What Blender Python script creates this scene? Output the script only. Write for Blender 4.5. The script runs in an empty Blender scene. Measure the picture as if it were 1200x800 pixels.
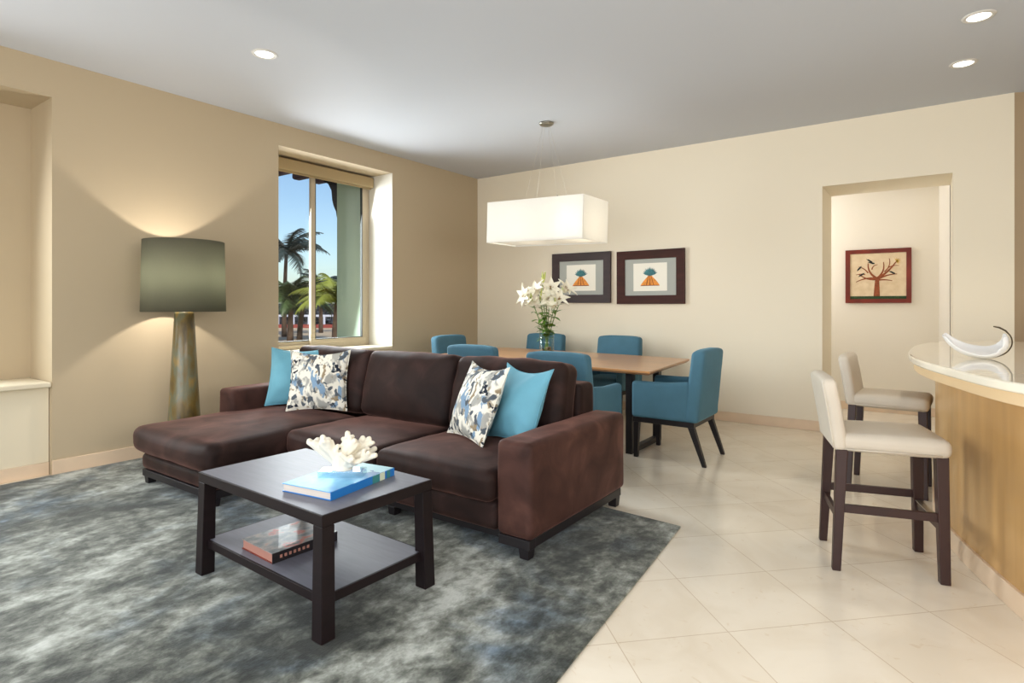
import bpy, bmesh, math, random
from mathutils import Vector, Matrix, noise
random.seed(7)
S = bpy.context.scene
COL = S.collection
PI = math.pi

# ------------------------------------------------------------------ helpers
def lin(c):
    c /= 255.0
    return c / 12.92 if c <= 0.04045 else ((c + 0.055) / 1.055) ** 2.4
def rgb(r, g, b): return (lin(r), lin(g), lin(b), 1.0)

class MB:
    def __init__(self): self.v = []; self.f = []
    def add(self, vs, fs):
        n = len(self.v); self.v += [tuple(p) for p in vs]; self.f += [tuple(i + n for i in q) for q in fs]; return self
    def box(self, x0, x1, y0, y1, z0, z1, M=None):
        vs = [Vector((x, y, z)) for z in (z0, z1) for y in (y0, y1) for x in (x0, x1)]
        if M: vs = [M @ p for p in vs]
        return self.add(vs, [(0, 2, 3, 1), (4, 5, 7, 6), (0, 1, 5, 4), (2, 6, 7, 3), (0, 4, 6, 2), (1, 3, 7, 5)])
    def prism(self, poly, z0, z1):
        a = sum(poly[i][0] * poly[(i + 1) % len(poly)][1] - poly[(i + 1) % len(poly)][0] * poly[i][1] for i in range(len(poly)))
        if a < 0: poly = poly[::-1]
        n = len(poly)
        vs = [(x, y, z0) for x, y in poly] + [(x, y, z1) for x, y in poly]
        return self.add(vs, [tuple(range(n - 1, -1, -1)), tuple(range(n, 2 * n))] + [(i, (i + 1) % n, (i + 1) % n + n, i + n) for i in range(n)])
    def frustum(self, b, t):     # b,t: (cx,cy,hx,hy,z)
        vs = []
        for cx, cy, hx, hy, z in (b, t): vs += [(cx - hx, cy - hy, z), (cx + hx, cy - hy, z), (cx + hx, cy + hy, z), (cx - hx, cy + hy, z)]
        return self.add(vs, [(3, 2, 1, 0), (4, 5, 6, 7)] + [(i, (i + 1) % 4, (i + 1) % 4 + 4, i + 4) for i in range(4)])
    def lathe(self, prof, n=32, c=(0, 0, 0), cap=True):
        vs = []; fs = []
        for r, z in prof:
            for k in range(n):
                a = 2 * PI * k / n; vs.append((c[0] + r * math.cos(a), c[1] + r * math.sin(a), c[2] + z))
        for i in range(len(prof) - 1):
            for k in range(n):
                fs.append((i * n + k, i * n + (k + 1) % n, (i + 1) * n + (k + 1) % n, (i + 1) * n + k))
        if cap:
            fs.append(tuple(range(n - 1, -1, -1))); m = (len(prof) - 1) * n; fs.append(tuple(range(m, m + n)))
        return self.add(vs, fs)
    def tube(self, path, rad, n=8, cap=True):
        path = [Vector(p) for p in path]
        if not hasattr(rad, '__len__'): rad = [rad] * len(path)
        vs = []; fs = []; prev = None
        for i, p in enumerate(path):
            t = (path[min(i + 1, len(path) - 1)] - path[max(i - 1, 0)]).normalized()
            if prev is None:
                u = t.orthogonal().normalized()
            else:
                u = prev - t * prev.dot(t); u = u.normalized() if u.length > 1e-6 else t.orthogonal().normalized()
            prev = u; w = t.cross(u)
            for k in range(n):
                a = 2 * PI * k / n; vs.append(p + (u * math.cos(a) + w * math.sin(a)) * rad[i])
        for i in range(len(path) - 1):
            for k in range(n): fs.append((i * n + k, i * n + (k + 1) % n, (i + 1) * n + (k + 1) % n, (i + 1) * n + k))
        if cap:
            fs.append(tuple(range(n - 1, -1, -1))); m = (len(path) - 1) * n; fs.append(tuple(range(m, m + n)))
        return self.add(vs, fs)
    def grid(self, fn, nu, nv):
        vs = [fn(i / nu, j / nv) for j in range(nv + 1) for i in range(nu + 1)]
        w = nu + 1
        return self.add(vs, [(j * w + i, j * w + i + 1, (j + 1) * w + i + 1, (j + 1) * w + i) for j in range(nv) for i in range(nu)])
    def rbox(self, x0, x1, y0, y1, z0, z1, r=0.03, puff=(0, 0, 0), m=10, wr=0.0, seed=0, wf=7.0):
        """soft rounded block: dense mesh, rounded edges, pillowed faces, slight wrinkles"""
        h = Vector(((x1 - x0) / 2, (y1 - y0) / 2, (z1 - z0) / 2)); c = Vector(((x0 + x1) / 2, (y0 + y1) / 2, (z0 + z1) / 2))
        def ax(hh):
            rr = min(r, hh * .98); k = 4
            e = [-hh + rr * (1 - math.cos(i / k * PI / 2)) for i in range(k)]
            mm = [-(hh - rr) + 2 * (hh - rr) * i / m for i in range(m + 1)]
            return e + mm + [-q for q in e[::-1]]
        A = [ax(h[0]), ax(h[1]), ax(h[2])]
        idx = {}; vs = []; fs = []
        def vert(p):
            key = tuple(round(q, 5) for q in p)
            if key in idx: return idx[key]
            q = Vector(p)
            inn = Vector([max(-(h[i] - min(r, h[i] * .98)), min(h[i] - min(r, h[i] * .98), q[i])) for i in range(3)])
            d = q - inn
            if d.length > 1e-9: q = inn + d.normalized() * min(r, max(min(h) * .98, 1e-4)) * 1.0 if d.length > 0 else q
            s = [q[i] / h[i] for i in range(3)]; b = [max(0, 1 - min(1, abs(t)) ** 2) for t in s]
            q = Vector((q[0] + puff[0] * s[0] * b[1] * b[2], q[1] + puff[1] * s[1] * b[0] * b[2], q[2] + puff[2] * s[2] * b[0] * b[1]))
            if wr:
                nn = Vector(s).normalized(); w = noise.noise(Vector((q[0] * wf + seed * 3.1, q[1] * wf, q[2] * wf * .7))) + .5 * noise.noise(q * wf * 2.3 + Vector((seed, 5, 1)))
                q = q + nn * wr * w
            idx[key] = len(vs); vs.append(q + c); return idx[key]
        for a in range(3):
            b_, c_ = (a + 1) % 3, (a + 2) % 3
            for sg in (-1, 1):
                for i in range(len(A[b_]) - 1):
                    for j in range(len(A[c_]) - 1):
                        q = []
                        for (ii, jj) in ((i, j), (i + 1, j), (i + 1, j + 1), (i, j + 1)):
                            p = [0, 0, 0]; p[a] = sg * h[a]; p[b_] = A[b_][ii]; p[c_] = A[c_][jj]; q.append(vert(p))
                        if len(set(q)) < 3: continue
                        fs.append(tuple(q) if sg > 0 else tuple(q[::-1]))
        return self.add(vs, fs)
    def build(self, name, mat, parent=None, bevel=0, segs=2, smooth=False, label=None, recalc=False, solid=0, subsurf=0, kind=None):
        me = bpy.data.meshes.new(name); me.from_pydata(self.v, [], self.f); me.update()
        if recalc:
            bm = bmesh.new(); bm.from_mesh(me); bmesh.ops.recalc_face_normals(bm, faces=bm.faces); bm.to_mesh(me); bm.free()
        o = bpy.data.objects.new(name, me); COL.objects.link(o)
        for m_ in (mat if isinstance(mat, (list, tuple)) else [mat]): me.materials.append(m_)
        if parent: o.parent = parent
        if solid:
            q = o.modifiers.new('solid', 'SOLIDIFY'); q.thickness = solid; q.offset = 0
        if bevel:
            q = o.modifiers.new('bevel', 'BEVEL'); q.width = bevel; q.segments = segs; q.limit_method = 'ANGLE'; q.angle_limit = math.radians(35); q.harden_normals = True
            smooth = True
        if subsurf:
            q = o.modifiers.new('sub', 'SUBSURF'); q.levels = subsurf; q.render_levels = subsurf
        if smooth:
            for p in me.polygons: p.use_smooth = True
        if label: o['label'] = label
        if kind: o['kind'] = kind
        return o

def thing(name, label, cat, loc=(0, 0, 0), rz=0, group=None, rot=None):
    o = bpy.data.objects.new(name, None); COL.objects.link(o); o.empty_display_size = .1
    o.location = loc; o.rotation_euler = rot if rot else (0, 0, rz); o['label'] = label; o['category'] = cat
    if group: o['group'] = group
    return o
def tag(o, label, cat, group=None, kind=None):
    o['label'] = label; o['category'] = cat
    if group: o['group'] = group
    if kind: o['kind'] = kind
    return o
def struct(o, label=None):
    o['kind'] = 'structure'
    if label: o['label'] = label
    return o
def dup(root, loc, rz, label, group=None):
    r = root.copy(); COL.objects.link(r); r.location = loc; r.rotation_euler = (0, 0, rz); r['label'] = label
    if group: r['group'] = group
    for ch in list(root.children):
        c = ch.copy(); COL.objects.link(c); c.parent = r
        for g in list(ch.children):
            d = g.copy(); COL.objects.link(d); d.parent = c
    return r

# ------------------------------------------------------------------ materials
def mat(name, col, rough=.5, metal=0, spec=.5, sheen=0, sheen_tint=(1, 1, 1, 1), coat=0, emit=None, estr=0, var=0, vscale=5, bump=0, bscale=200, vcol=None, stretch=(1, 1, 1), detail=4, trans=0, sheen_rough=.4, ior=None):
    m = bpy.data.materials.new(name); m.use_nodes = True; nt = m.node_tree; b = nt.nodes['Principled BSDF']
    I = b.inputs
    I['Base Color'].default_value = col; I['Roughness'].default_value = rough; I['Metallic'].default_value = metal
    I['Specular IOR Level'].default_value = spec; I['Sheen Weight'].default_value = sheen; I['Sheen Tint'].default_value = sheen_tint; I['Sheen Roughness'].default_value = sheen_rough
    I['Coat Weight'].default_value = coat; I['Transmission Weight'].default_value = trans
    if ior: I['IOR'].default_value = ior
    if emit: I['Emission Color'].default_value = emit; I['Emission Strength'].default_value = estr
    tc = nt.nodes.new('ShaderNodeTexCoord')
    if var or vcol:
        mp = nt.nodes.new('ShaderNodeMapping'); mp.inputs['Scale'].default_value = stretch; nt.links.new(tc.outputs['Object'], mp.inputs[0])
        n = nt.nodes.new('ShaderNodeTexNoise'); n.inputs['Scale'].default_value = vscale; n.inputs['Detail'].default_value = detail; nt.links.new(mp.outputs[0], n.inputs['Vector'])
        r = nt.nodes.new('ShaderNodeValToRGB'); r.color_ramp.elements[0].position = .3; r.color_ramp.elements[1].position = .7
        r.color_ramp.elements[0].color = tuple(c * (1 - var) for c in col[:3]) + (1,) if not vcol else vcol
        r.color_ramp.elements[1].color = tuple(min(1, c * (1 + var)) for c in col[:3]) + (1,) if not vcol else col
        nt.links.new(n.outputs['Fac'], r.inputs[0]); nt.links.new(r.outputs[0], I['Base Color'])
    if bump:
        n2 = nt.nodes.new('ShaderNodeTexNoise'); n2.inputs['Scale'].default_value = bscale; n2.inputs['Detail'].default_value = 3; nt.links.new(tc.outputs['Object'], n2.inputs['Vector'])
        bp = nt.nodes.new('ShaderNodeBump'); bp.inputs['Strength'].default_value = bump; bp.inputs['Distance'].default_value = .01; nt.links.new(n2.outputs['Fac'], bp.inputs['Height']); nt.links.new(bp.outputs[0], I['Normal'])
    return m

def ramp(nt, stops):
    r = nt.nodes.new('ShaderNodeValToRGB'); e = r.color_ramp.elements
    e[0].position, e[0].color = stops[0]; e[1].position, e[1].color = stops[-1]
    for p, c in stops[1:-1]:
        q = e.new(p); q.color = c
    return r
def mix(nt, a, b, fac, mode='MIX'):
    x = nt.nodes.new('ShaderNodeMix'); x.data_type = 'RGBA'; x.blend_type = mode
    for s, val in ((6, a), (7, b), (0, fac)):
        if isinstance(val, (int, float)): x.inputs[s].default_value = val
        elif isinstance(val, tuple): x.inputs[s].default_value = val
        else: nt.links.new(val, x.inputs[s])
    return x.outputs[2]

M = {}
M['wall'] = mat('wall_paint', rgb(232, 223, 203), .85, spec=.2, bump=.02, bscale=90)
M['wall_left'] = mat('wall_paint_shaded', rgb(186, 170, 143), .85, spec=.2, bump=.02, bscale=90)  # darker tone carries the shade on the window wall
M['wall_hall'] = mat('hall_paint', rgb(232, 224, 208), .85, spec=.2)
M['wall_dark'] = mat('angled_wall_shaded', rgb(180, 160, 132), .85, spec=.2)  # shade on the angled wall is put into this darker tone
M['reveal'] = mat('reveal_paint', rgb(212, 210, 200), .8, spec=.2)
M['ceiling'] = mat('ceiling_paint', rgb(197, 201, 208), .9, spec=.1)
M['skirting'] = mat('stone_skirting', rgb(222, 198, 170), .4, var=.06, vscale=4)
M['sill'] = mat('sill_paint', rgb(225, 214, 188), .5)
M['frame_alu'] = mat('window_frame_paint', rgb(178, 164, 140), .5)
M['gasket'] = mat('window_gasket', rgb(40, 45, 40), .6)
M['blind'] = mat('blind_fabric', rgb(165, 145, 108), .8)
M['ext_green'] = mat('exterior_render', rgb(168, 186, 168), .9)
M['eave'] = mat('eave_wood', rgb(70, 48, 62), .8, var=.3, vscale=6)
M['corbel'] = mat('corbel_wood', rgb(28, 24, 30), .8)
M['darkwood'] = mat('dark_espresso_wood', rgb(22, 13, 15), .5, var=.2, vscale=3, stretch=(1, 1, 12), spec=.25)
M['table_sheen'] = mat('coffee_table_sheen', rgb(104, 105, 116), .47, var=.08, vscale=4, stretch=(1.5, 14, 14), spec=.6)  # pale bluish tone stands for window light reflected on the dark wood
M['blackwood'] = mat('black_stained_wood', rgb(26, 22, 24), .4, spec=.4)
M['plinth'] = mat('sofa_plinth_wood', rgb(27, 23, 26), .45, spec=.4)
M['mahogany'] = mat('mahogany_stool_wood', rgb(48, 25, 21), .4, var=.2, vscale=3, stretch=(2, 2, .6), spec=.45)
M['tabletop'] = mat('dining_table_veneer', rgb(192, 138, 88), .3, var=.16, vscale=3, stretch=(.8, 9, 9), coat=.2)
M['blue'] = mat('blue_upholstery', rgb(72, 112, 131), .75, spec=.25, sheen=.25, sheen_tint=rgb(150, 205, 225), var=.06, vscale=8, bump=.06, bscale=300)
M['teal'] = mat('teal_pillow_velvet', rgb(102, 160, 180), .7, spec=.25, sheen=.45, sheen_tint=rgb(170, 225, 240), var=.08, vscale=6)
M['cream_leather'] = mat('cream_leather', rgb(198, 189, 174), .45, spec=.4, var=.04, vscale=6, bump=.03, bscale=160)
M['steel'] = mat('brushed_steel', rgb(200, 198, 192), .3, metal=1)
M['nickel'] = mat('satin_nickel', rgb(150, 146, 135), .35, metal=1)
M['cable'] = mat('thin_cable', rgb(180, 176, 165), .4, metal=.6)
M['white_trim'] = mat('downlight_trim', rgb(215, 213, 208), .5)
M['lens'] = mat('downlight_lens', rgb(255, 250, 240), .5, emit=(1, .96, .9, 1), estr=6)
M['frame_dark'] = mat('walnut_frame', rgb(60, 27, 20), .5, spec=.25, var=.25, vscale=4, stretch=(1, 1, 6))
M['frame_dark2'] = mat('walnut_frame_greyed', rgb(50, 32, 31), .45, spec=.3, var=.2, vscale=4, stretch=(1, 1, 6))
M['frame_red'] = mat('red_stained_frame', rgb(112, 38, 22), .45, spec=.3, var=.25, vscale=5)
M['mat_grey'] = mat('grey_mat_board', rgb(168, 172, 166), .8)
M['paper'] = mat('print_paper', rgb(238, 235, 222), .8)
M['pine_teal'] = mat('painted_teal', rgb(62, 116, 122), .8, var=.35, vscale=40)
M['pine_orange'] = mat('painted_orange', rgb(232, 150, 66), .8, var=.25, vscale=30)
M['canvas'] = mat('painted_canvas', rgb(226, 205, 172), .8, vcol=rgb(212, 188, 152), vscale=14)
M['paint_brown'] = mat('painted_bark', rgb(140, 72, 38), .8, var=.3, vscale=40)
M['paint_gold'] = mat('painted_gold', rgb(206, 164, 60), .8)
M['paint_dark'] = mat('painted_bird', rgb(40, 42, 38), .8)
M['paint_green'] = mat('painted_grass', rgb(40, 66, 34), .8, var=.4, vscale=60)
M['bar_wood'] = mat('maple_bar_panel', rgb(190, 150, 96), .35, var=.08, vscale=2.5, stretch=(6, 6, .6), coat=.25)
M['bar_edge'] = mat('maple_bar_edge', rgb(216, 188, 146), .4, var=.05, vscale=3)
M['stone'] = mat('polished_counter_stone', rgb(236, 228, 210), .06, spec=.6, var=.04, vscale=6, coat=.3)
M['porcelain'] = mat('white_ceramic', rgb(224, 223, 221), .4)
M['stem_brown'] = mat('bowl_rim_bronze', rgb(70, 58, 36), .4, metal=.4)
M['coral'] = mat('white_coral', rgb(228, 222, 206), .85, spec=.2, bump=.3, bscale=140, var=.06, vscale=20)
M['page'] = mat('book_pages', rgb(205, 196, 186), .85, var=.08, vscale=3, stretch=(1, 1, 300))
M['page_red'] = mat('book_pages_warm', rgb(160, 112, 98), .85)
M['black_cover'] = mat('book_cover_black', rgb(30, 27, 30), .3)
M['leaf'] = mat('lily_leaf', rgb(98, 134, 50), .5, var=.35, vscale=30)
M['stem_green'] = mat('lily_stem', rgb(110, 140, 62), .5)
M['petal'] = mat('lily_petal', rgb(246, 243, 226), .6, spec=.3)
M['bud'] = mat('lily_bud', rgb(186, 196, 110), .5)
M['anther'] = mat('lily_anther', rgb(150, 110, 50), .6)
M['pebble'] = mat('vase_pebbles', rgb(186, 160, 128), .6, vcol=rgb(96, 70, 50), vscale=60)
M['palm_green'] = mat('palm_frond', rgb(78, 96, 56), .5, var=.35, vscale=2)
M['palm_dark'] = mat('palm_frond_dark', rgb(44, 58, 56), .5, var=.3, vscale=2)
M['palm_yellow'] = mat('palm_frond_yellow', rgb(134, 140, 54), .5, var=.3, vscale=2)  # yellow-green frond colour
M['palm_trunk'] = mat('palm_trunk', rgb(92, 72, 58), .9, var=.3, vscale=3)
M['sand'] = mat('sand_ground', rgb(206, 180, 150), .95, var=.08, vscale=.4)
M['railing_white'] = mat('railing_paint', rgb(205, 208, 225), .6)
M['red_kerb'] = mat('red_kerb', rgb(150, 70, 62), .8)
M['hedge'] = mat('hedge_leaves', rgb(58, 62, 74), .9, var=.45, vscale=3)

# velvet for the sofa
def velvet():
    m = mat('brown_velvet', rgb(58, 36, 32), .6, spec=.15, sheen=.5, sheen_tint=rgb(190, 140, 128), sheen_rough=.35)
    nt = m.node_tree; b = nt.nodes['Principled BSDF']; tc = nt.nodes.new('ShaderNodeTexCoord')
    n = nt.nodes.new('ShaderNodeTexNoise'); n.inputs['Scale'].default_value = 4.5; n.inputs['Detail'].default_value = 5; n.inputs['Distortion'].default_value = .8
    nt.links.new(tc.outputs['Object'], n.inputs['Vector'])
    r = ramp(nt, [(.3, rgb(29, 19, 17)), (.55, rgb(42, 28, 25)), (.75, rgb(60, 41, 37))]); nt.links.new(n.outputs['Fac'], r.inputs[0]); nt.links.new(r.outputs[0], b.inputs['Base Color'])
    r2 = ramp(nt, [(.3, (.25, .25, .25, 1)), (.75, (.6, .6, .6, 1))]); nt.links.new(n.outputs['Fac'], r2.inputs[0]); nt.links.new(r2.outputs[0], b.inputs['Sheen Weight'])
    return m
M['velvet'] = velvet()
M['velvet_arm'] = M['velvet'].copy(); M['velvet_arm'].name = 'brown_velvet_lit'  # lighter copy for the arms: light on the nap put into the colour
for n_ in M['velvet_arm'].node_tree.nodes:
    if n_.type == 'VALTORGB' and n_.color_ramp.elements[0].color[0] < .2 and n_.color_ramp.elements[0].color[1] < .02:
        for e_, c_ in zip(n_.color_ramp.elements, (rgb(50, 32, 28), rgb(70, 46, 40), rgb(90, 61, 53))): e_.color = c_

def floor_mat():
    m = mat('cream_stone_tiles', rgb(226, 210, 184), .16, spec=.45)
    nt = m.node_tree; b = nt.nodes['Principled BSDF']; tc = nt.nodes.new('ShaderNodeTexCoord')
    mp = nt.nodes.new('ShaderNodeMapping'); mp.vector_type = 'POINT'
    # grid turned 45 degrees with one joint crossing at (-.65, 2.40)
    a = math.radians(-45); px, py = -.655, 2.40
    mp.inputs['Rotation'].default_value = (0, 0, a)
    mp.inputs['Location'].default_value = (-(math.cos(a) * px - math.sin(a) * py), -(math.sin(a) * px + math.cos(a) * py), 0)
    nt.links.new(tc.outputs['Object'], mp.inputs[0])
    br = nt.nodes.new('ShaderNodeTexBrick'); br.offset = 0; br.squash = 1
    for k, v in (('Scale', 1), ('Mortar Size', .0022), ('Mortar Smooth', .3), ('Bias', 0), ('Brick Width', .462), ('Row Height', .462)): br.inputs[k].default_value = v
    br.inputs['Color1'].default_value = rgb(235, 227, 211); br.inputs['Color2'].default_value = rgb(230, 220, 202); br.inputs['Mortar'].default_value = rgb(204, 188, 164)
    nt.links.new(mp.outputs[0], br.inputs['Vector'])
    n = nt.nodes.new('ShaderNodeTexNoise'); n.inputs['Scale'].default_value = 2.2; n.inputs['Detail'].default_value = 8; n.inputs['Distortion'].default_value = 1.5; nt.links.new(tc.outputs['Object'], n.inputs['Vector'])
    r = ramp(nt, [(.35, (.93, .91, .88, 1)), (.6, (1, 1, 1, 1))]); nt.links.new(n.outputs['Fac'], r.inputs[0])
    n2 = nt.nodes.new('ShaderNodeTexNoise'); n2.inputs['Scale'].default_value = 9; n2.inputs['Detail'].default_value = 10; n2.inputs['Distortion'].default_value = 2.5; nt.links.new(tc.outputs['Object'], n2.inputs['Vector'])
    r2 = ramp(nt, [(.29, (.88, .82, .74, 1)), (.36, (1, 1, 1, 1))]); nt.links.new(n2.outputs['Fac'], r2.inputs[0])
    o1 = mix(nt, br.outputs['Color'], r.outputs[0], 1.0, 'MULTIPLY'); o2 = mix(nt, o1, r2.outputs[0], .6, 'MULTIPLY')
    nt.links.new(o2, b.inputs['Base Color'])
    return m
M['floor'] = floor_mat()

def rug_mat():
    m = mat('viscose_rug', rgb(130, 134, 126), .8, spec=.15, sheen=.35, sheen_tint=rgb(220, 225, 225))
    nt = m.node_tree; b = nt.nodes['Principled BSDF']; tc = nt.nodes.new('ShaderNodeTexCoord')
    def nz(scale, stretch, detail, dist, off=(0, 0, 0)):
        mp = nt.nodes.new('ShaderNodeMapping'); mp.inputs['Scale'].default_value = stretch; mp.inputs['Location'].default_value = off; nt.links.new(tc.outputs['Object'], mp.inputs[0])
        n = nt.nodes.new('ShaderNodeTexNoise'); n.inputs['Scale'].default_value = scale; n.inputs['Detail'].default_value = detail; n.inputs['Distortion'].default_value = dist; n.inputs['Roughness'].default_value = .65
        nt.links.new(mp.outputs[0], n.inputs['Vector']); return n.outputs['Fac']
    big = nz(1.0, (1.3, .8, 1), 3, .3); fine = nz(5.5, (1.5, .9, 1), 12, .25, (3, 1, 0)); pile = nz(70, (3, .6, 1), 3, 0); tuft = nz(16, (1.2, 1, 1), 8, .3, (1, 5, 0))
    def mad(x, k, y):
        a = nt.nodes.new('ShaderNodeMath'); a.operation = 'MULTIPLY_ADD'; nt.links.new(x, a.inputs[0]); a.inputs[1].default_value = k
        if isinstance(y, float): a.inputs[2].default_value = y
        else: nt.links.new(y, a.inputs[2])
        return a.outputs[0]
    sm = mad(big, .46, mad(fine, .34, mad(tuft, .24, -.02)))
    r = ramp(nt, [(.415, rgb(38, 40, 35)), (.465, rgb(72, 75, 68)), (.51, rgb(110, 113, 105)), (.55, rgb(144, 148, 140)), (.61, rgb(188, 192, 186))]); nt.links.new(sm, r.inputs[0])
    bl = nz(1.4, (1, 1, 1), 3, .5, (7, 2, 0)); rb = ramp(nt, [(.5, (0, 0, 0, 1)), (.66, (.9, .9, .9, 1))]); nt.links.new(bl, rb.inputs[0])
    tint = mix(nt, r.outputs[0], rgb(150, 174, 208), rb.outputs[0], 'MULTIPLY')
    rp = ramp(nt, [(.3, (.8, .8, .8, 1)), (.7, (1.12, 1.12, 1.12, 1))]); nt.links.new(pile, rp.inputs[0])
    o = mix(nt, tint, rp.outputs[0], 1.0, 'MULTIPLY'); nt.links.new(o, b.inputs['Base Color'])
    bp = nt.nodes.new('ShaderNodeBump'); bp.inputs['Strength'].default_value = .25; bp.inputs['Distance'].default_value = .01; nt.links.new(pile, bp.inputs['Height']); nt.links.new(bp.outputs[0], b.inputs['Normal'])
    return m
M['rug'] = rug_mat()

def floral_mat():
    m = mat('floral_pillow_print', rgb(232, 228, 214), .75, spec=.2)
    nt = m.node_tree; b = nt.nodes['Principled BSDF']; tc = nt.nodes.new('ShaderNodeTexCoord')
    def spots(scale, off, lo, hi, st=(1, .3, 1)):
        mp = nt.nodes.new('ShaderNodeMapping'); mp.inputs['Location'].default_value = off; mp.inputs['Scale'].default_value = st; nt.links.new(tc.outputs['Object'], mp.inputs[0])
        n = nt.nodes.new('ShaderNodeTexNoise'); n.inputs['Scale'].default_value = scale; n.inputs['Detail'].default_value = 3.5; n.inputs['Distortion'].default_value = .6; nt.links.new(mp.outputs[0], n.inputs['Vector'])
        r = ramp(nt, [(lo, (0, 0, 0, 1)), (hi, (1, 1, 1, 1))]); nt.links.new(n.outputs['Fac'], r.inputs[0]); return r.outputs[0]
    c = mix(nt, rgb(234, 230, 217), rgb(166, 166, 160), spots(14, (3, 1, 0), .52, .58, (1, .3, .7)))
    c = mix(nt, c, rgb(150, 134, 108), spots(17, (9, 4, 2), .57, .61, (1, .3, .7)))
    c = mix(nt, c, rgb(128, 156, 182), spots(11, (1, 8, 5), .575, .61, (1, .3, .6)))
    c = mix(nt, c, rgb(84, 92, 100), spots(16, (5, 6, 9), .575, .605, (1, .3, .8)))
    c = mix(nt, c, rgb(30, 38, 52), spots(15, (2, 2, 7), .62, .65, (1, .3, .9)))
    nt.links.new(c, b.inputs['Base Color']); return m
M['floral'] = floral_mat()

def lampbase_mat():
    m = mat('mottled_bronze_ceramic', rgb(120, 100, 56), .35, spec=.5, coat=.2)
    nt = m.node_tree; b = nt.nodes['Principled BSDF']; tc = nt.nodes.new('ShaderNodeTexCoord')
    mp = nt.nodes.new('ShaderNodeMapping'); mp.inputs['Scale'].default_value = (2.2, 2.2, .8); nt.links.new(tc.outputs['Object'], mp.inputs[0])
    n = nt.nodes.new('ShaderNodeTexNoise'); n.inputs['Scale'].default_value = 5; n.inputs['Detail'].default_value = 6; nt.links.new(mp.outputs[0], n.inputs['Vector'])
    r = ramp(nt, [(.3, rgb(70, 60, 40)), (.45, rgb(112, 92, 44)), (.57, rgb(104, 106, 84)), (.7, rgb(150, 122, 62))]); nt.links.new(n.outputs['Fac'], r.inputs[0]); nt.links.new(r.outputs[0], b.inputs['Base Color']); return m
M['lampbase'] = lampbase_mat()

def shade_mat(name, col, tcol, fac, emit=None, estr=0):
    m = bpy.data.materials.new(name); m.use_nodes = True; nt = m.node_tree; nt.nodes.clear()
    out = nt.nodes.new('ShaderNodeOutputMaterial'); d = nt.nodes.new('ShaderNodeBsdfDiffuse'); t = nt.nodes.new('ShaderNodeBsdfTranslucent'); x = nt.nodes.new('ShaderNodeMixShader')
    tc = nt.nodes.new('ShaderNodeTexCoord'); n = nt.nodes.new('ShaderNodeTexNoise'); n.inputs['Scale'].default_value = 130; nt.links.new(tc.outputs['Object'], n.inputs['Vector'])
    r = ramp(nt, [(.3, tuple(c * .92 for c in col[:3]) + (1,)), (.7, col)]); nt.links.new(n.outputs['Fac'], r.inputs[0]); nt.links.new(r.outputs[0], d.inputs[0])
    t.inputs[0].default_value = tcol; x.inputs[0].default_value = fac
    nt.links.new(d.outputs[0], x.inputs[1]); nt.links.new(t.outputs[0], x.inputs[2])
    last = x
    if estr:
        e = nt.nodes.new('ShaderNodeEmission'); e.inputs[0].default_value = emit; e.inputs[1].default_value = estr
        a = nt.nodes.new('ShaderNodeAddShader'); nt.links.new(x.outputs[0], a.inputs[0]); nt.links.new(e.outputs[0], a.inputs[1]); last = a
    nt.links.new(last.outputs[0], out.inputs[0]); return m
M['lampshade'] = shade_mat('olive_linen_shade', rgb(106, 101, 88), rgb(154, 157, 142), .5)
M['pendant'] = shade_mat('white_fabric_shade', rgb(236, 238, 240), rgb(255, 250, 238), .5, (1, .99, .95, 1), .03)

def glass_mat(name, tint=(1, 1, 1, 1), gl=.12, rough=0.0):
    m = bpy.data.materials.new(name); m.use_nodes = True; nt = m.node_tree; nt.nodes.clear()
    out = nt.nodes.new('ShaderNodeOutputMaterial'); t = nt.nodes.new('ShaderNodeBsdfTransparent'); g = nt.nodes.new('ShaderNodeBsdfGlossy'); x = nt.nodes.new('ShaderNodeMixShader'); f = nt.nodes.new('ShaderNodeFresnel')
    t.inputs[0].default_value = tint; g.inputs['Roughness'].default_value = rough; f.inputs[0].default_value = 1.3 + gl
    ge = nt.nodes.new('ShaderNodeNewGeometry'); iv = nt.nodes.new('ShaderNodeMath'); iv.operation = 'SUBTRACT'; iv.inputs[0].default_value = 1; nt.links.new(ge.outputs['Backfacing'], iv.inputs[1])
    mu = nt.nodes.new('ShaderNodeMath'); mu.operation = 'MULTIPLY'; nt.links.new(f.outputs[0], mu.inputs[0]); nt.links.new(iv.outputs[0], mu.inputs[1])
    nt.links.new(mu.outputs[0], x.inputs[0]); nt.links.new(t.outputs[0], x.inputs[1]); nt.links.new(g.outputs[0], x.inputs[2]); nt.links.new(x.outputs[0], out.inputs[0]); return m
M['pane'] = glass_mat('window_glass', (.97, .99, .98, 1), .1)
M['vase_glass'] = glass_mat('clear_vase_glass', (.93, .96, .95, 1), .2)
M['acrylic'] = glass_mat('clear_acrylic', (.84, .94, .97, 1), .3)
M['water'] = glass_mat('vase_water', (.94, .97, .95, 1), .05)

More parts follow.
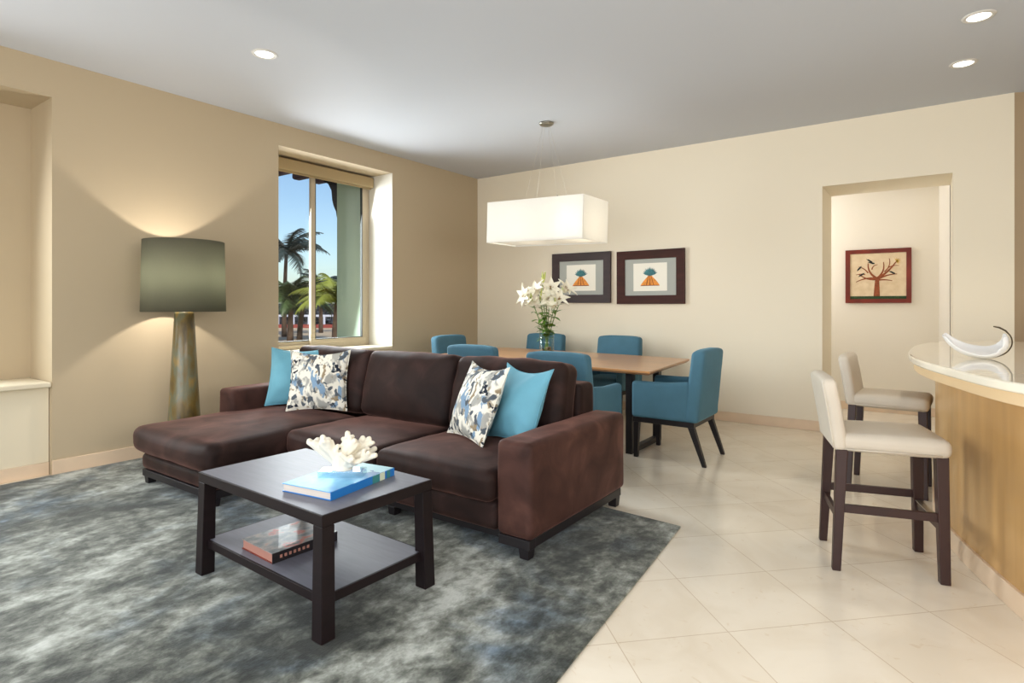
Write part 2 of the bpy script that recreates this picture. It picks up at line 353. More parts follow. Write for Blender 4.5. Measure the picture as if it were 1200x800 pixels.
def cover_mat():
    m = mat('blue_photo_cover', rgb(96, 166, 220), .45, spec=.4, coat=0)
    nt = m.node_tree; b = nt.nodes['Principled BSDF']; tc = nt.nodes.new('ShaderNodeTexCoord'); sp = nt.nodes.new('ShaderNodeSeparateXYZ'); nt.links.new(tc.outputs['Generated'], sp.inputs[0])
    n = nt.nodes.new('ShaderNodeTexNoise'); n.inputs['Scale'].default_value = 6; nt.links.new(tc.outputs['Generated'], n.inputs['Vector'])
    a = nt.nodes.new('ShaderNodeMath'); a.operation = 'MULTIPLY_ADD'; nt.links.new(n.outputs['Fac'], a.inputs[0]); a.inputs[1].default_value = .5; nt.links.new(sp.outputs[1], a.inputs[2])
    r = ramp(nt, [(.2, rgb(92, 160, 222)), (.55, rgb(120, 186, 226)), (.8, rgb(60, 140, 200)), (1.0, rgb(150, 196, 206)), (1.15, rgb(40, 96, 150))]); nt.links.new(a.outputs[0], r.inputs[0]); nt.links.new(r.outputs[0], b.inputs['Base Color']); return m
M['cover_blue'] = cover_mat()
M['spine_blue'] = mat('book_spine_blue', rgb(30, 112, 186), .3, coat=.2)
M['spine_white'] = mat('book_spine_pale', rgb(206, 216, 190), .4)
M['spine_teal'] = mat('book_spine_teal', rgb(60, 130, 130), .4)
def cover2_mat():
    m = mat('dark_photo_cover', rgb(96, 98, 100), .4, spec=.5, coat=.1)
    nt = m.node_tree; b = nt.nodes['Principled BSDF']; tc = nt.nodes.new('ShaderNodeTexCoord')
    n = nt.nodes.new('ShaderNodeTexNoise'); n.inputs['Scale'].default_value = 4; n.inputs['Detail'].default_value = 4; nt.links.new(tc.outputs['Generated'], n.inputs['Vector'])
    r = ramp(nt, [(.3, rgb(46, 46, 50)), (.45, rgb(104, 106, 108)), (.55, rgb(150, 140, 130)), (.62, rgb(190, 92, 80)), (.7, rgb(90, 84, 80))]); nt.links.new(n.outputs['Fac'], r.inputs[0]); nt.links.new(r.outputs[0], b.inputs['Base Color']); return m
M['cover_dark'] = cover2_mat()

# ------------------------------------------------------------------ room shell
XA, YB, HC = -5.47, 6.78, 3.18
XO = -5.95         # outer plane of the thick left wall
o = MB().box(-6.2, 4.2, -3.2, 10.2, -.12, 0).build('floor', M['floor']); struct(o)
o = MB().box(-6.2, 4.2, -3.2, 10.2, HC, HC + .2).build('ceiling', M['ceiling']); struct(o)
W1 = (3.515, 5.09, .775, 2.955)       # window niche: y0,y1,z0,z1
W2 = (-.9, 1.60, .716, 2.895)         # second niche
w = MB()
def wseg(y0, y1, z0, z1, x0=XO - .1, x1=XA): w.box(x0, x1, y0, y1, z0, z1)
wseg(-3.1, W2[0], 0, HC); wseg(W2[0], W2[1], W2[3], HC); wseg(W2[1], W1[0], 0, HC); wseg(W1[0], W1[1], 0, W1[2]); wseg(W1[0], W1[1], W1[3], HC); wseg(W1[1], YB + .3, 0, HC)
wseg(W2[0], W2[1], 0, W2[2] - .04, XO - .1, XA - .07)
wseg(1.22, W2[1], W2[2] - .04, W2[3], XO - .1, XO)
wseg(W2[0], 1.22, W2[2] - .04, .9, XO - .1, XO); wseg(W2[0], 1.22, 2.75, W2[3], XO - .1, XO); wseg(W2[0], -.7, .9, 2.75, XO - .1, XO)
struct(w.build('wall_left', M['wall_left']), 'shade-darkened wall with two deep window niches')
# pale lining of the niche around the palm-view window
w = MB(); t = .006
w.box(XO, XA - .002, W1[1] - t, W1[1], W1[2], W1[3]); struct(w.build('trim_1', M['reveal']), 'pale reveal lining on the right of the window')
w = MB(); w.box(XO, XA + .012, W1[0] + .002, W1[1] - t - .002, W1[2] - .012, W1[2] + .022)
struct(w.build('trim_2', M['sill'], bevel=.008), 'cream sill of the window niche')
w = MB(); w.box(XO, XA + .015, W2[0], W2[1] - .003, W2[2] - .04, W2[2]); struct(w.build('trim_3', M['sill'], bevel=.012), 'cream ledge of the left niche')
w = MB(); w.box(XA - .072, XA - .055, W2[0], W2[1] - .004, .10, W2[2] - .041); struct(w.build('trim_4', M['sill']), 'pale recessed panel under the left niche ledge')
# far wall with passage opening
DX0, DX1, DZ, DY = -.905, .171, 2.53, 7.46
w = MB()
w.box(XO - .1, DX0, YB, YB + .3, 0, HC); w.box(DX0, DX1, YB, YB + .3, DZ, HC); w.box(DX1, .606, YB, YB + .3, 0, HC)
w.box(DX0 - .3, DX0, YB + .3, DY, 0, HC); w.box(DX1, .5, YB + .3, DY, 0, HC); w.box(DX0, DX1, YB + .3, DY, DZ, HC)
struct(w.build('wall_far', M['wall']), 'cream wall with two framed prints and an open passage')
w = MB(); w.box(-3.0, .5, 8.45, 8.6, 0, HC); w.add([(DX1 - .005, DY, 0), (DX1 - .005, DY, HC), (.085, 8.45, HC), (.085, 8.45, 0)], [(0, 1, 2, 3)])
struct(w.build('wall_hall', M['wall_hall']), 'back wall of the passage carrying the tree painting')
d = Vector((.88, .47)); n_ = Vector((-.47, .88)) * .15
p0 = Vector((.606, YB)); p1 = p0 + d * 3.6
w = MB(); w.prism([tuple(p0), tuple(p1), tuple(p1 + n_), tuple(p0 + n_)], 0, HC); w.box(3.7, 3.85, -3.1, 9, 0, HC)
struct(w.build('wall_right', M['wall_dark']), 'darker angled wall at the right')
w = MB(); w.box(XO - .1, -4.6, -3.05, -2.9, 0, HC); w.box(2.6, 3.85, -3.05, -2.9, 0, HC); w.box(-4.6, 2.6, -3.05, -2.9, 2.6, HC)
struct(w.build('wall_near', M['wall']))
# skirtings
w = MB(); w.box(XA, XA + .016, W2[1] + .0, YB, 0, .115); w.box(XA, XA + .016, -2.9, W2[0], 0, .115); w.box(XA - .055, XA - .04, W2[0], W2[1] - .004, 0, .10)
struct(w.build('baseboard_left', M['skirting'], bevel=.004))
w = MB(); w.box(XA + .016, DX0, YB - .016, YB, 0, .105); w.box(DX1, .60, YB - .016, YB, 0, .105); w.box(-3, .085, 8.434, 8.45, 0, .1)
struct(w.build('baseboard_far', M['skirting'], bevel=.004))

# ------------------------------------------------------------------ window 1 with frame, sashes, glass
XF = -5.93
w1 = bpy.data.objects.new('window_1', None); COL.objects.link(w1); w1['kind'] = 'structure'; w1['label'] = 'sliding window with palm view'
fr = MB(); y0, y1, z0, z1 = W1[0] + .004, W1[1] - .01, W1[2] + .024, W1[3] - .004
for b in ((y0, y1, z0, z0 + .045), (y0, y1, z1 - .05, z1), (y0, y0 + .05, z0 + .045, z1 - .05), (y1 - .05, y1, z0 + .045, z1 - .05)): fr.box(XF - .05, XF + .035, *b)
fr.build('window_frame', M['frame_alu'], w1, bevel=.004)
def sash(ya, yb, x, za, zb, wd, name='sash'):
    s = MB(); s.box(x - .02, x + .02, ya, yb, za, za + wd); s.box(x - .02, x + .02, ya, yb, zb - wd, zb); s.box(x - .02, x + .02, ya, ya + wd, za + wd, zb - wd); s.box(x - .02, x + .02, yb - wd, yb, za + wd, zb - wd)
    so = s.build(name, M['frame_alu'], w1, bevel=.003)
    g = MB(); g.box(x - .004, x + .004, ya + wd + .006, yb - wd - .006, za + wd + .006, zb - wd - .006); g.build('pane', M['pane'], so)
    k = MB(); q = .008
    k.box(x - .015, x + .0205, ya + wd, yb - wd, za + wd, za + wd + q); k.box(x - .015, x + .0205, yb - wd - q, yb - wd, za + wd + q, zb - wd); k.box(x - .015, x + .0205, ya + wd, ya + wd + q, za + wd + q, zb - wd)
    k.build('gasket', M['gasket'], so)
ym = 4.26
sash(y0 + .05, ym + .03, XF - .026, z0 + .045, z1 - .05, .042)
sash(ym - .05, y1 - .05, XF + .014, z0 + .045, z1 - .05, .058)
rb = thing('roller_blind', 'rolled-up tan roller blind above the sliding window', 'blind', (XF + .09, (y0 + y1) / 2, W1[3] - .02))
c = MB(); c.box(-.05, .05, -(y1 - y0) / 2 + .005, (y1 - y0) / 2 - .005, -.135, .0); c.build('cassette', M['blind'], rb, bevel=.02, segs=3)
c = MB(); c.tube([(.0, -(y1 - y0) / 2 + .02, -.142), (.0, (y1 - y0) / 2 - .02, -.142)], .009); c.build('hem_bar', M['blind'], rb, smooth=True)
# out-of-frame window in the left niche
w2 = bpy.data.objects.new('window_2', None); COL.objects.link(w2); w2['kind'] = 'structure'
fr = MB()
for b in ((-.7, 1.22, .9, .96), (-.7, 1.22, 2.69, 2.75), (-.7, -.64, .96, 2.69), (1.16, 1.22, .96, 2.69), (.23, .29, .96, 2.69)): fr.box(XO - .08, XO - .02, *b)
fr.build('window_frame', M['frame_alu'], w2)
g = MB(); g.box(XO - .055, XO - .047, -.64, 1.16, .96, 2.69); g.build('pane', M['pane'], w2)

# ------------------------------------------------------------------ ceiling downlights
def downlight(x, y, label):
    t = thing('recessed_downlight', label, 'ceiling light', (x, y, HC), 0, 'recessed ceiling downlights')
    a = MB(); a.lathe([(.062, -.001), (.066, -.008), (.088, -.006), (.092, -.0005)], 40, cap=False); a.build('trim_ring', M['white_trim'], t, smooth=True)
    a = MB(); a.lathe([(.0, -.004), (.064, -.004)], 40, cap=False); a.build('lens', M['lens'], t, smooth=True)
downlight(-4.045, 2.484, 'round white downlight in the ceiling above the chaise, left of the pendant')
downlight(.258, 4.859, 'round white downlight nearest the camera of the two over the bar')
downlight(.211, 5.731, 'round white downlight of the two over the bar, nearer the passage')

# ------------------------------------------------------------------ rug
o = MB().prism([(-1.185, 3.36), (-.86, -.4), (-5.43, -.4), (-5.44, 3.66)], .001, .013).build('area_rug', M['rug'], bevel=.005)
tag(o, 'large mottled grey viscose rug under the sofa and coffee table', 'rug')

# ------------------------------------------------------------------ sofa
sofa = thing('sectional_sofa', 'dark brown velvet sectional sofa with left chaise and dark plinth', 'sofa', (-3.2, 2.75, .013))
OX, OY, OZ = 3.2, -2.75, -.013
def sp(name, *a, mt=None, label=None, **k):
    x0, x1, y0, y1, z0, z1 = a
    q = MB().rbox(x0 + OX, x1 + OX, y0 + OY, y1 + OY, z0 + OZ, z1 + OZ, **k); return q.build(name, mt or M['velvet'], sofa, smooth=True, label=label)
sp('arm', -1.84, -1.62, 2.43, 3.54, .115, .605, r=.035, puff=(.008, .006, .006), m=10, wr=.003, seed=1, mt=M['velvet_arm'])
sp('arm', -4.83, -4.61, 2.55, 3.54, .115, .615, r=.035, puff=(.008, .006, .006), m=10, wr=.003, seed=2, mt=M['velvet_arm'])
sp('backrest_frame', -4.61, -1.84, 3.33, 3.54, .115, .79, r=.04, m=14, wr=.003, seed=3)
sp('chaise_base', -4.68, -3.70, 1.90, 3.0, .115, .235, r=.04, puff=(.0, .008, 0), m=12, wr=.003, seed=4)
sp('seat_base', -3.69, -1.845, 2.44, 3.32, .115, .275, r=.035, puff=(0, .008, 0), m=12, wr=.003, seed=5)
sp('chaise_cushion', -4.75, -3.66, 1.86, 3.1, .235, .425, r=.065, puff=(.025, .03, .035), m=16, wr=.007, seed=6, wf=4, label='long chaise cushion at the left end')
sp('seat_cushion', -3.655, -2.735, 2.395, 3.14, .27, .435, r=.05, puff=(.0, .02, .03), m=14, wr=.006, seed=7, wf=5)
sp('seat_cushion', -2.73, -1.845, 2.385, 3.14, .27, .44, r=.05, puff=(.0, .02, .03), m=14, wr=.006, seed=8, wf=5)
for k, (xa, xb) in enumerate(((-4.60, -3.68), (-3.675, -2.75), (-2.745, -1.85))):
    q = MB().rbox(-(xb - xa) / 2, (xb - xa) / 2, -.11, .11, -.255, .255, r=.06, puff=(.01, .06, .012), m=16, wr=.009, seed=11 + k, wf=5)
    Mx = Matrix.Translation(((xa + xb) / 2 + OX, 3.205 + OY, .68 + OZ)) @ Matrix.Rotation(math.radians(-13), 4, 'X')
    q.v = [tuple(Mx @ Vector(p)) for p in q.v]
    q.build('back_cushion', M['velvet'], sofa, smooth=True)
pl = MB()
def bb(x0, x1, y0, y1, z0, z1): pl.box(x0 + OX, x1 + OX, y0 + OY, y1 + OY, z0 + OZ, z1 + OZ)
bb(-4.67, -3.705, 1.905, 2.50, .065, .115); bb(-4.81, -1.64, 2.50, 3.52, .065, .115); bb(-1.83, -1.635, 2.44, 2.50, .065, .115)
pl.build('plinth', M['plinth'], sofa, bevel=.004)
for (x, y, zf) in ((-4.63, 1.945, .013), (-3.74, 1.945, .013), (-1.675, 2.475, .013), (-1.675, 3.485, 0), (-4.77, 3.485, .013), (-3.74, 2.6, .013), (-2.7, 2.53, .013), (-4.77, 2.62, .013)):
    l = MB().frustum((x + OX, y + OY, .026, .026, zf + OZ), (x + OX, y + OY, .031, .031, .065 + OZ)); l.build('leg', M['plinth'], sofa, bevel=.003)

# ------------------------------------------------------------------ throw pillows
def pillow(name, label, m, center_bottom, yaw, lean, size, thick, ear=.07, seed=0, roll=0):
    t = thing(name, label, 'pillow', center_bottom, 0, 'throw pillows on the sofa')
    t.rotation_euler = (0, 0, 0); t.matrix_basis = Matrix.Translation(center_bottom) @ Matrix.Rotation(yaw, 4, 'Z') @ Matrix.Rotation(-lean, 4, 'X') @ Matrix.Rotation(roll, 4, 'Y')
    N = 28
    vs = []; fs = []; h = size / 2
    def P(i, j, s):
        u = -1 + 2 * i / N; v = -1 + 2 * j / N
        uu = math.copysign(abs(u) ** .9, u); vv = math.copysign(abs(v) ** .9, v)
        kx = 1 - ear * (1 - vv * vv) ; kz = 1 - ear * (1 - uu * uu)
        T = thick / 2 * (max(0, 1 - uu ** 2) ** .55) * (max(0, 1 - vv ** 2) ** .55)
        T *= 1 + .25 * noise.noise(Vector((uu * 1.6 + seed, vv * 1.6, s)))
        x = h * uu * kx; z = h * vv * kz + h
        # soft diagonal folds toward the corners
        T += .006 * math.sin(9 * (abs(uu) - abs(vv)) + seed) * abs(uu * vv) * (1 - uu ** 2) * 2
        sag = -.02 * (1 - uu * uu) * (1 if vv > 0 else 0) * vv
        return (x, s * T, max(z + sag, .0 if vv > -1 else 0))
    f = MB(); f.grid(lambda a, b: P(round(a * N), round(b * N), -1), N, N)
    g = MB(); g.grid(lambda a, b: P(round(a * N), round(b * N), 1), N, N); g.f = [q[::-1] for q in g.f]
    f.add(g.v, g.f)
    me_o = f.build('cover', m, t, smooth=True)
    bm = bmesh.new(); bm.from_mesh(me_o.data); bmesh.ops.remove_doubles(bm, verts=bm.verts, dist=.0006); bmesh.ops.recalc_face_normals(bm, faces=bm.faces); bm.to_mesh(me_o.data); bm.free()
    # welted seam
    path = [P(i, 0, 0) for i in range(N)] + [P(N, j, 0) for j in range(N)] + [P(N - i, N, 0) for i in range(N)] + [P(0, N - j, 0) for j in range(N + 1)]
    MB().tube([(p[0], 0, p[2]) for p in path], .0035, 6, cap=False).build('piping', m, t, smooth=True)
    return t
YC = math.radians(35.5)
pillow('throw_pillow', 'plain teal throw pillow at the left by the short arm, behind the floral one', M['teal'], (-4.33, 2.93, .462), YC, math.radians(17), .50, .17, .08, 1)
pillow('throw_pillow', 'blue and grey floral throw pillow on the chaise before the teal one', M['floral'], (-3.95, 2.87, .466), YC, math.radians(12), .485, .17, .09, 2)
pillow('throw_pillow', 'blue and grey floral throw pillow on the right seat, tilted against the teal one', M['floral'], (-2.37, 2.80, .462), math.radians(-24), math.radians(22), .50, .18, .10, 3)
pillow('throw_pillow', 'plain teal throw pillow on the right seat next to the big right arm', M['teal'], (-2.10, 2.89, .462), math.radians(-20), math.radians(20), .49, .17, .12, 4)

# ------------------------------------------------------------------ coffee table
ct = thing('coffee_table', 'low dark wood coffee table with lower shelf and splayed legs', 'table', (-2.37, 1.70, .013), math.radians(-1.5))
HX, HY = .495, .295
tt = MB().box(-HX, HX, -HY, HY, .440, .486).build('tabletop', M['darkwood'], ct, bevel=.003)
MB().box(-HX + .007, HX - .007, -HY + .007, HY - .007, .4861, .4872).build('top_sheen_panel', M['table_sheen'], tt)  # thin sheet carrying the reflected-light tone over the dark top
for sx in (-1, 1):
    for sy in (-1, 1):
        l = MB().frustum((sx * (HX - .022), sy * (HY - .022), .032, .032, 0), (sx * (HX - .030), sy * (HY - .030), .029, .029, .4395)); l.build('leg', M['darkwood'], ct, bevel=.003)
so = MB().box(-HX + .02, HX - .02, -HY + .02, HY - .02, .125, .163).build('shelf', M['darkwood'], ct, bevel=.002)
MB().box(-HX + .03, HX - .03, -HY + .03, HY - .03, .1631, .1642).build('shelf_sheen_panel', M['table_sheen'], so)

# books
TZ = .5005
bk = thing('book', 'large blue picture book lying on the coffee table top', 'book', (-2.165, 1.70, TZ), math.radians(8.5), 'books on the coffee table')
a = MB(); a.box(-.138, .138, -.205, .205, .032, .036); a.build('front_cover', M['cover_blue'], bk, bevel=.001)
a = MB(); a.box(-.138, .138, -.205, .205, 0, .004); a.build('back_cover', M['spine_blue'], bk, bevel=.001)
a = MB(); a.box(.1381, .142, -.205, .205, .0, .036); sp_ = a.build('spine', M['spine_blue'], bk, bevel=.001)
a = MB(); a.box(.1421, .1427, .10, .135, .001, .0355); a.build('spine_band', M['spine_white'], sp_); a = MB(); a.box(.1421, .1427, .05, .097, .001, .0355); a.build('spine_band', M['spine_teal'], sp_)
a = MB(); a.box(.1421, .1427, .15, .172, .001, .0355); a.build('spine_band', M['spine_teal'], sp_)
a = MB(); a.box(-.133, .137, -.200, .200, .004, .032); a.build('page_block', M['page'], bk)
bk = thing('book', 'dark picture book with reddish page edges on the lower shelf', 'book', (-2.45, 1.635, .1775), math.radians(-3), 'books on the coffee table')
a = MB(); a.box(-.132, .132, -.165, .165, .041, .045); a.build('front_cover', M['cover_dark'], bk, bevel=.001)
a = MB(); a.box(-.132, .132, -.165, .165, 0, .004); a.build('back_cover', M['pine_orange'] if False else M['frame_red'], bk, bevel=.001)
a = MB(); a.box(.1321, .136, -.165, .165, 0, .045); sp_ = a.build('spine', M['black_cover'], bk, bevel=.001)
a = MB()
for q in range(7): a.box(.1361, .1365, -.13 + q * .022, -.118 + q * .022, .016, .030)
a.build('spine_lettering', M['page_red'], sp_)
a = MB(); a.box(-.127, .131, -.160, .160, .004, .041); a.build('page_block', M['page_red'], bk)

# coral on an acrylic block
cz = TZ + .0365
CS = 1.13
co = thing('coral_sculpture', 'white branching coral mounted on a clear block on the blue book', 'ornament', (-2.15, 1.70, cz), math.radians(35))
a = MB(); a.box(-.10, .10, -.042, .042, 0, .028); a.build('base', M['acrylic'], co, bevel=.003)
a = MB(); rnd = random.Random(5)
a.tube([(0, 0, .028), (.0, 0, .06), (0, 0, .10)], [.042, .04, .034], 10)
for i in range(30):
    az = rnd.uniform(0, 2 * PI); el = math.radians(rnd.choice([22, 35, 50, 65, 80]) + rnd.uniform(-8, 8)); L = rnd.uniform(.10, .145)
    dv = Vector((math.cos(az) * math.cos(el) * 1.15, math.sin(az) * math.cos(el) * .75, math.sin(el))); L *= (1.0 if el < 1 else .92)
    p0 = Vector((dv.x * .012, dv.y * .012, .045)); pm = p0 + dv * L * .55; p1 = p0 + dv * L + Vector((rnd.uniform(-.01, .01), rnd.uniform(-.01, .01), .006))
    a.tube([p0, pm, p1, p1 + dv * .006], [.017, .0125, .0115, .005], 7)
    for s in range(rnd.choice([1, 2, 2])):
        f = rnd.uniform(.45, .8); q0 = p0 + dv * L * f; dd = (dv + Vector((rnd.uniform(-.9, .9), rnd.uniform(-.7, .7), rnd.uniform(-.2, .7)))).normalized(); l2 = rnd.uniform(.03, .05)
        a.tube([q0, q0 + dd * l2, q0 + dd * (l2 + .005)], [.011, .0095, .004], 7)
a.v = [(x * CS, y * CS, .028 + (z - .028) * CS) for x, y, z in a.v]
o = a.build('coral_branches', M['coral'], co, smooth=True)
q = o.modifiers.new('remesh', 'REMESH'); q.mode = 'VOXEL'; q.voxel_size = .0042; q.use_smooth_shade = True
q = o.modifiers.new('smooth', 'SMOOTH'); q.factor = .5; q.iterations = 3

# ------------------------------------------------------------------ floor lamp
lp = thing('floor_lamp', 'tall floor lamp with olive drum shade and tapered bronze base', 'lamp', (-5.10, 2.403, .013))
MB().lathe([(.135, 0), (.138, .02), (.132, .12), (.119, .38), (.094, .85), (.074, 1.22), (.06, 1.245)], 48).build('base', M['lampbase'], lp, smooth=True, bevel=0)
MB().tube([(0, 0, 1.245), (0, 0, 1.43)], .012, 10).build('stem', M['nickel'], lp, smooth=True)
a = MB(); a.lathe([(.315, 1.237), (.303, 1.825)], 64, cap=False); a.build('lamp_shade', M['lampshade'], lp, smooth=True, solid=.004)
a = MB()
for k in range(3):
    g_ = 2 * PI * k / 3; a.tube([(0, 0, 1.42), (.30 * math.cos(g_), .30 * math.sin(g_), 1.80)], .003, 6)
a.build('spider_frame', M['nickel'], lp)

# ------------------------------------------------------------------ dining table
dt = thing('dining_table', 'rectangular wood-topped dining table on dark sled legs', 'table', (-3.25, 5.42, 0))
poly = [(-1.90, 4.63), (-2.02, 5.98), (-2.62, 6.08), (-4.60, 6.24), (-4.55, 4.90), (-3.56, 4.80)]
pb = [(x * .985 - .049, y + (.03 if y < 5.4 else -.03)) for x, y in poly]
a = MB(); n = len(poly); P2 = [(x + 3.25, y - 5.42) for x, y in poly]; Q2 = [(x + 3.25, y - 5.42) for x, y in pb]
vs = [(x, y, .715) for x, y in Q2] + [(x, y, .735) for x, y in P2] + [(x, y, .75) for x, y in P2]
a.add(vs, [tuple(range(n)), tuple(range(3 * n - 1, 2 * n - 1, -1))] + [(i + k * n, i + (k + 1) * n, (i + 1) % n + (k + 1) * n, (i + 1) % n + k * n) for k in (0, 1) for i in range(n)])
a.build('tabletop', M['tabletop'], dt, bevel=.002, recalc=True)
for sx in (-1, 1):
    bx = 1.10 if sx > 0 else -.86
    for sy in (-.62, .0):
        MB().box(bx - .03, bx + .03, sy - .03, sy + .045, .0, .715).build('leg', M['blackwood'], dt, bevel=.003)
    MB().box(bx - .03, bx + .03, -.574, -.031, .0, .045).build('runner', M['blackwood'], dt, bevel=.003)

# ------------------------------------------------------------------ dining chairs
GCH = 'blue upholstered chairs around the dining table'
def make_chair(loc, rz, label):
    t = thing('dining_chair', label, 'chair', loc, rz, GCH)
    W = .29
    MB().rbox(-W + .075, W - .075, -.2, .27, .36, .475, r=.04, puff=(0, .01, .02), m=8).build('seat', M['blue'], t, smooth=True)
    q = MB().rbox(-W, W, -.055, .055, .345, .94, r=.032, puff=(0, .012, .0), m=10)
    q.v = [(x * (1 - .05 * max(0, (z - .5)) / .45), y - .235 - .10 * max(0, z - .42), z - .02 * (x / W) ** 4 * (1 if z > .8 else 0)) for x, y, z in q.v]
    q.build('backrest', M['blue'], t, smooth=True)
    for s in (-1, 1):
        q = MB().rbox(-.037, .037, -.22, .285, .345, .655, r=.03, m=8)
        q.v = [(x + s * (W - .04), y, z + .02 * max(0, -y) / .2 * (1 if z > .55 else 0)) for x, y, z in q.v]
        q.build('arm', M['blue'], t, smooth=True)
    MB().box(-W + .012, W - .012, -.255, .275, .305, .348).build('seat_frame', M['blackwood'], t, bevel=.004)
    for s in (-1, 1):
        MB().frustum((s * (W - .035), .252, .017, .017, 0), (s * (W - .04), .245, .024, .024, .305)).build('leg', M['blackwood'], t, bevel=.003)
        MB().frustum((s * (W - .035), -.335, .016, .016, 0), (s * (W - .04), -.228, .024, .026, .305)).build('leg', M['blackwood'], t, bevel=.003)
    return t
ch = make_chair((-1.81, 4.985, 0), PI / 2, 'blue dining armchair at the right end of the table, seen from its side')
dup(ch, (-2.37, 4.22, 0), 0, 'blue dining armchair behind the sofa with its right arm showing, back to camera', GCH)
dup(ch, (-3.44, 4.47, 0), 0, 'blue dining armchair behind the sofa cushions, second from left, only its back top showing', GCH)
dup(ch, (-4.55, 5.43, 0), -PI / 2, 'blue dining armchair at the left end of the table near the corner', GCH)
dup(ch, (-4.10, 6.23, 0), PI, 'blue dining armchair on the wall side behind the flower vase', GCH)
dup(ch, (-3.05, 6.23, 0), PI, 'blue dining armchair on the wall side under the gap between the two prints', GCH)

# ------------------------------------------------------------------ vase and lilies
VX, VY = -3.33, 5.30
vs_ = thing('glass_vase', 'clear cylindrical glass vase holding lilies on the dining table', 'vase', (VX, VY, .7505))
MB().lathe([(.0, .002), (.078, .002), (.078, .285), (.073, .285), (.073, .016), (0, .016)], 36, cap=False).build('glass_body', M['vase_glass'], vs_, smooth=True)
MB().lathe([(.0, .017), (.0715, .017), (.0715, .20), (0, .20)], 30, cap=False).build('water', M['water'], vs_, smooth=True)
a = MB(); rnd = random.Random(3)
for i in range(46):
    r_ = rnd.uniform(0, .055); g_ = rnd.uniform(0, 2 * PI); s = rnd.uniform(.010, .016); cz_ = .030 + rnd.uniform(0, .075)
    a.lathe([(s * .2, -s * .8), (s * .85, -s * .4), (s, 0), (s * .8, s * .45), (s * .2, s * .75)], 8, (r_ * math.cos(g_), r_ * math.sin(g_), cz_))
o = a.build('river_pebbles', M['pebble'], None, smooth=True); o.location = (VX, VY, .7505); tag(o, 'brown and white pebbles filling the bottom of the glass vase', 'pebbles', kind='stuff')
RV = Vector((math.cos(YC), math.sin(YC), 0)); FV = Vector((-math.sin(YC), math.cos(YC), 0))
def lily_flower(mb, c, dv, size, openess, rnd):
    dv = dv.normalized(); u = dv.orthogonal().normalized(); w_ = dv.cross(u)
    for k in range(6):
        g_ = 2 * PI * k / 6 + rnd.uniform(-.1, .1); rad = u * math.cos(g_) + w_ * math.sin(g_); side = dv.cross(rad)
        def fn(s, t):
            s2 = s * size; flare = openess * s ** 1.6
            p = c + dv * (s2 * (1 - .45 * flare)) + rad * (.006 + s2 * flare * .95)
            wd = size * .52 * math.sin(PI * min(1, .12 + s * .9)) ** .8
            return p + side * (t - .5) * 2 * wd * .5 + dv * (-.012) * (abs(t - .5) * 2) ** 2 * -1
        mb.grid(fn, 7, 3)
def leaf(mb, c, dv, L, wd, droop):
    dv = dv.normalized(); side = dv.cross(Vector((0, 0, 1))).normalized() if abs(dv.z) < .98 else Vector((1, 0, 0))
    mb.grid(lambda s, t: c + dv * L * s + Vector((0, 0, -droop * L * s * s)) + side * (t - .5) * wd * math.sin(PI * min(1, .08 + .92 * s)) , 7, 2)
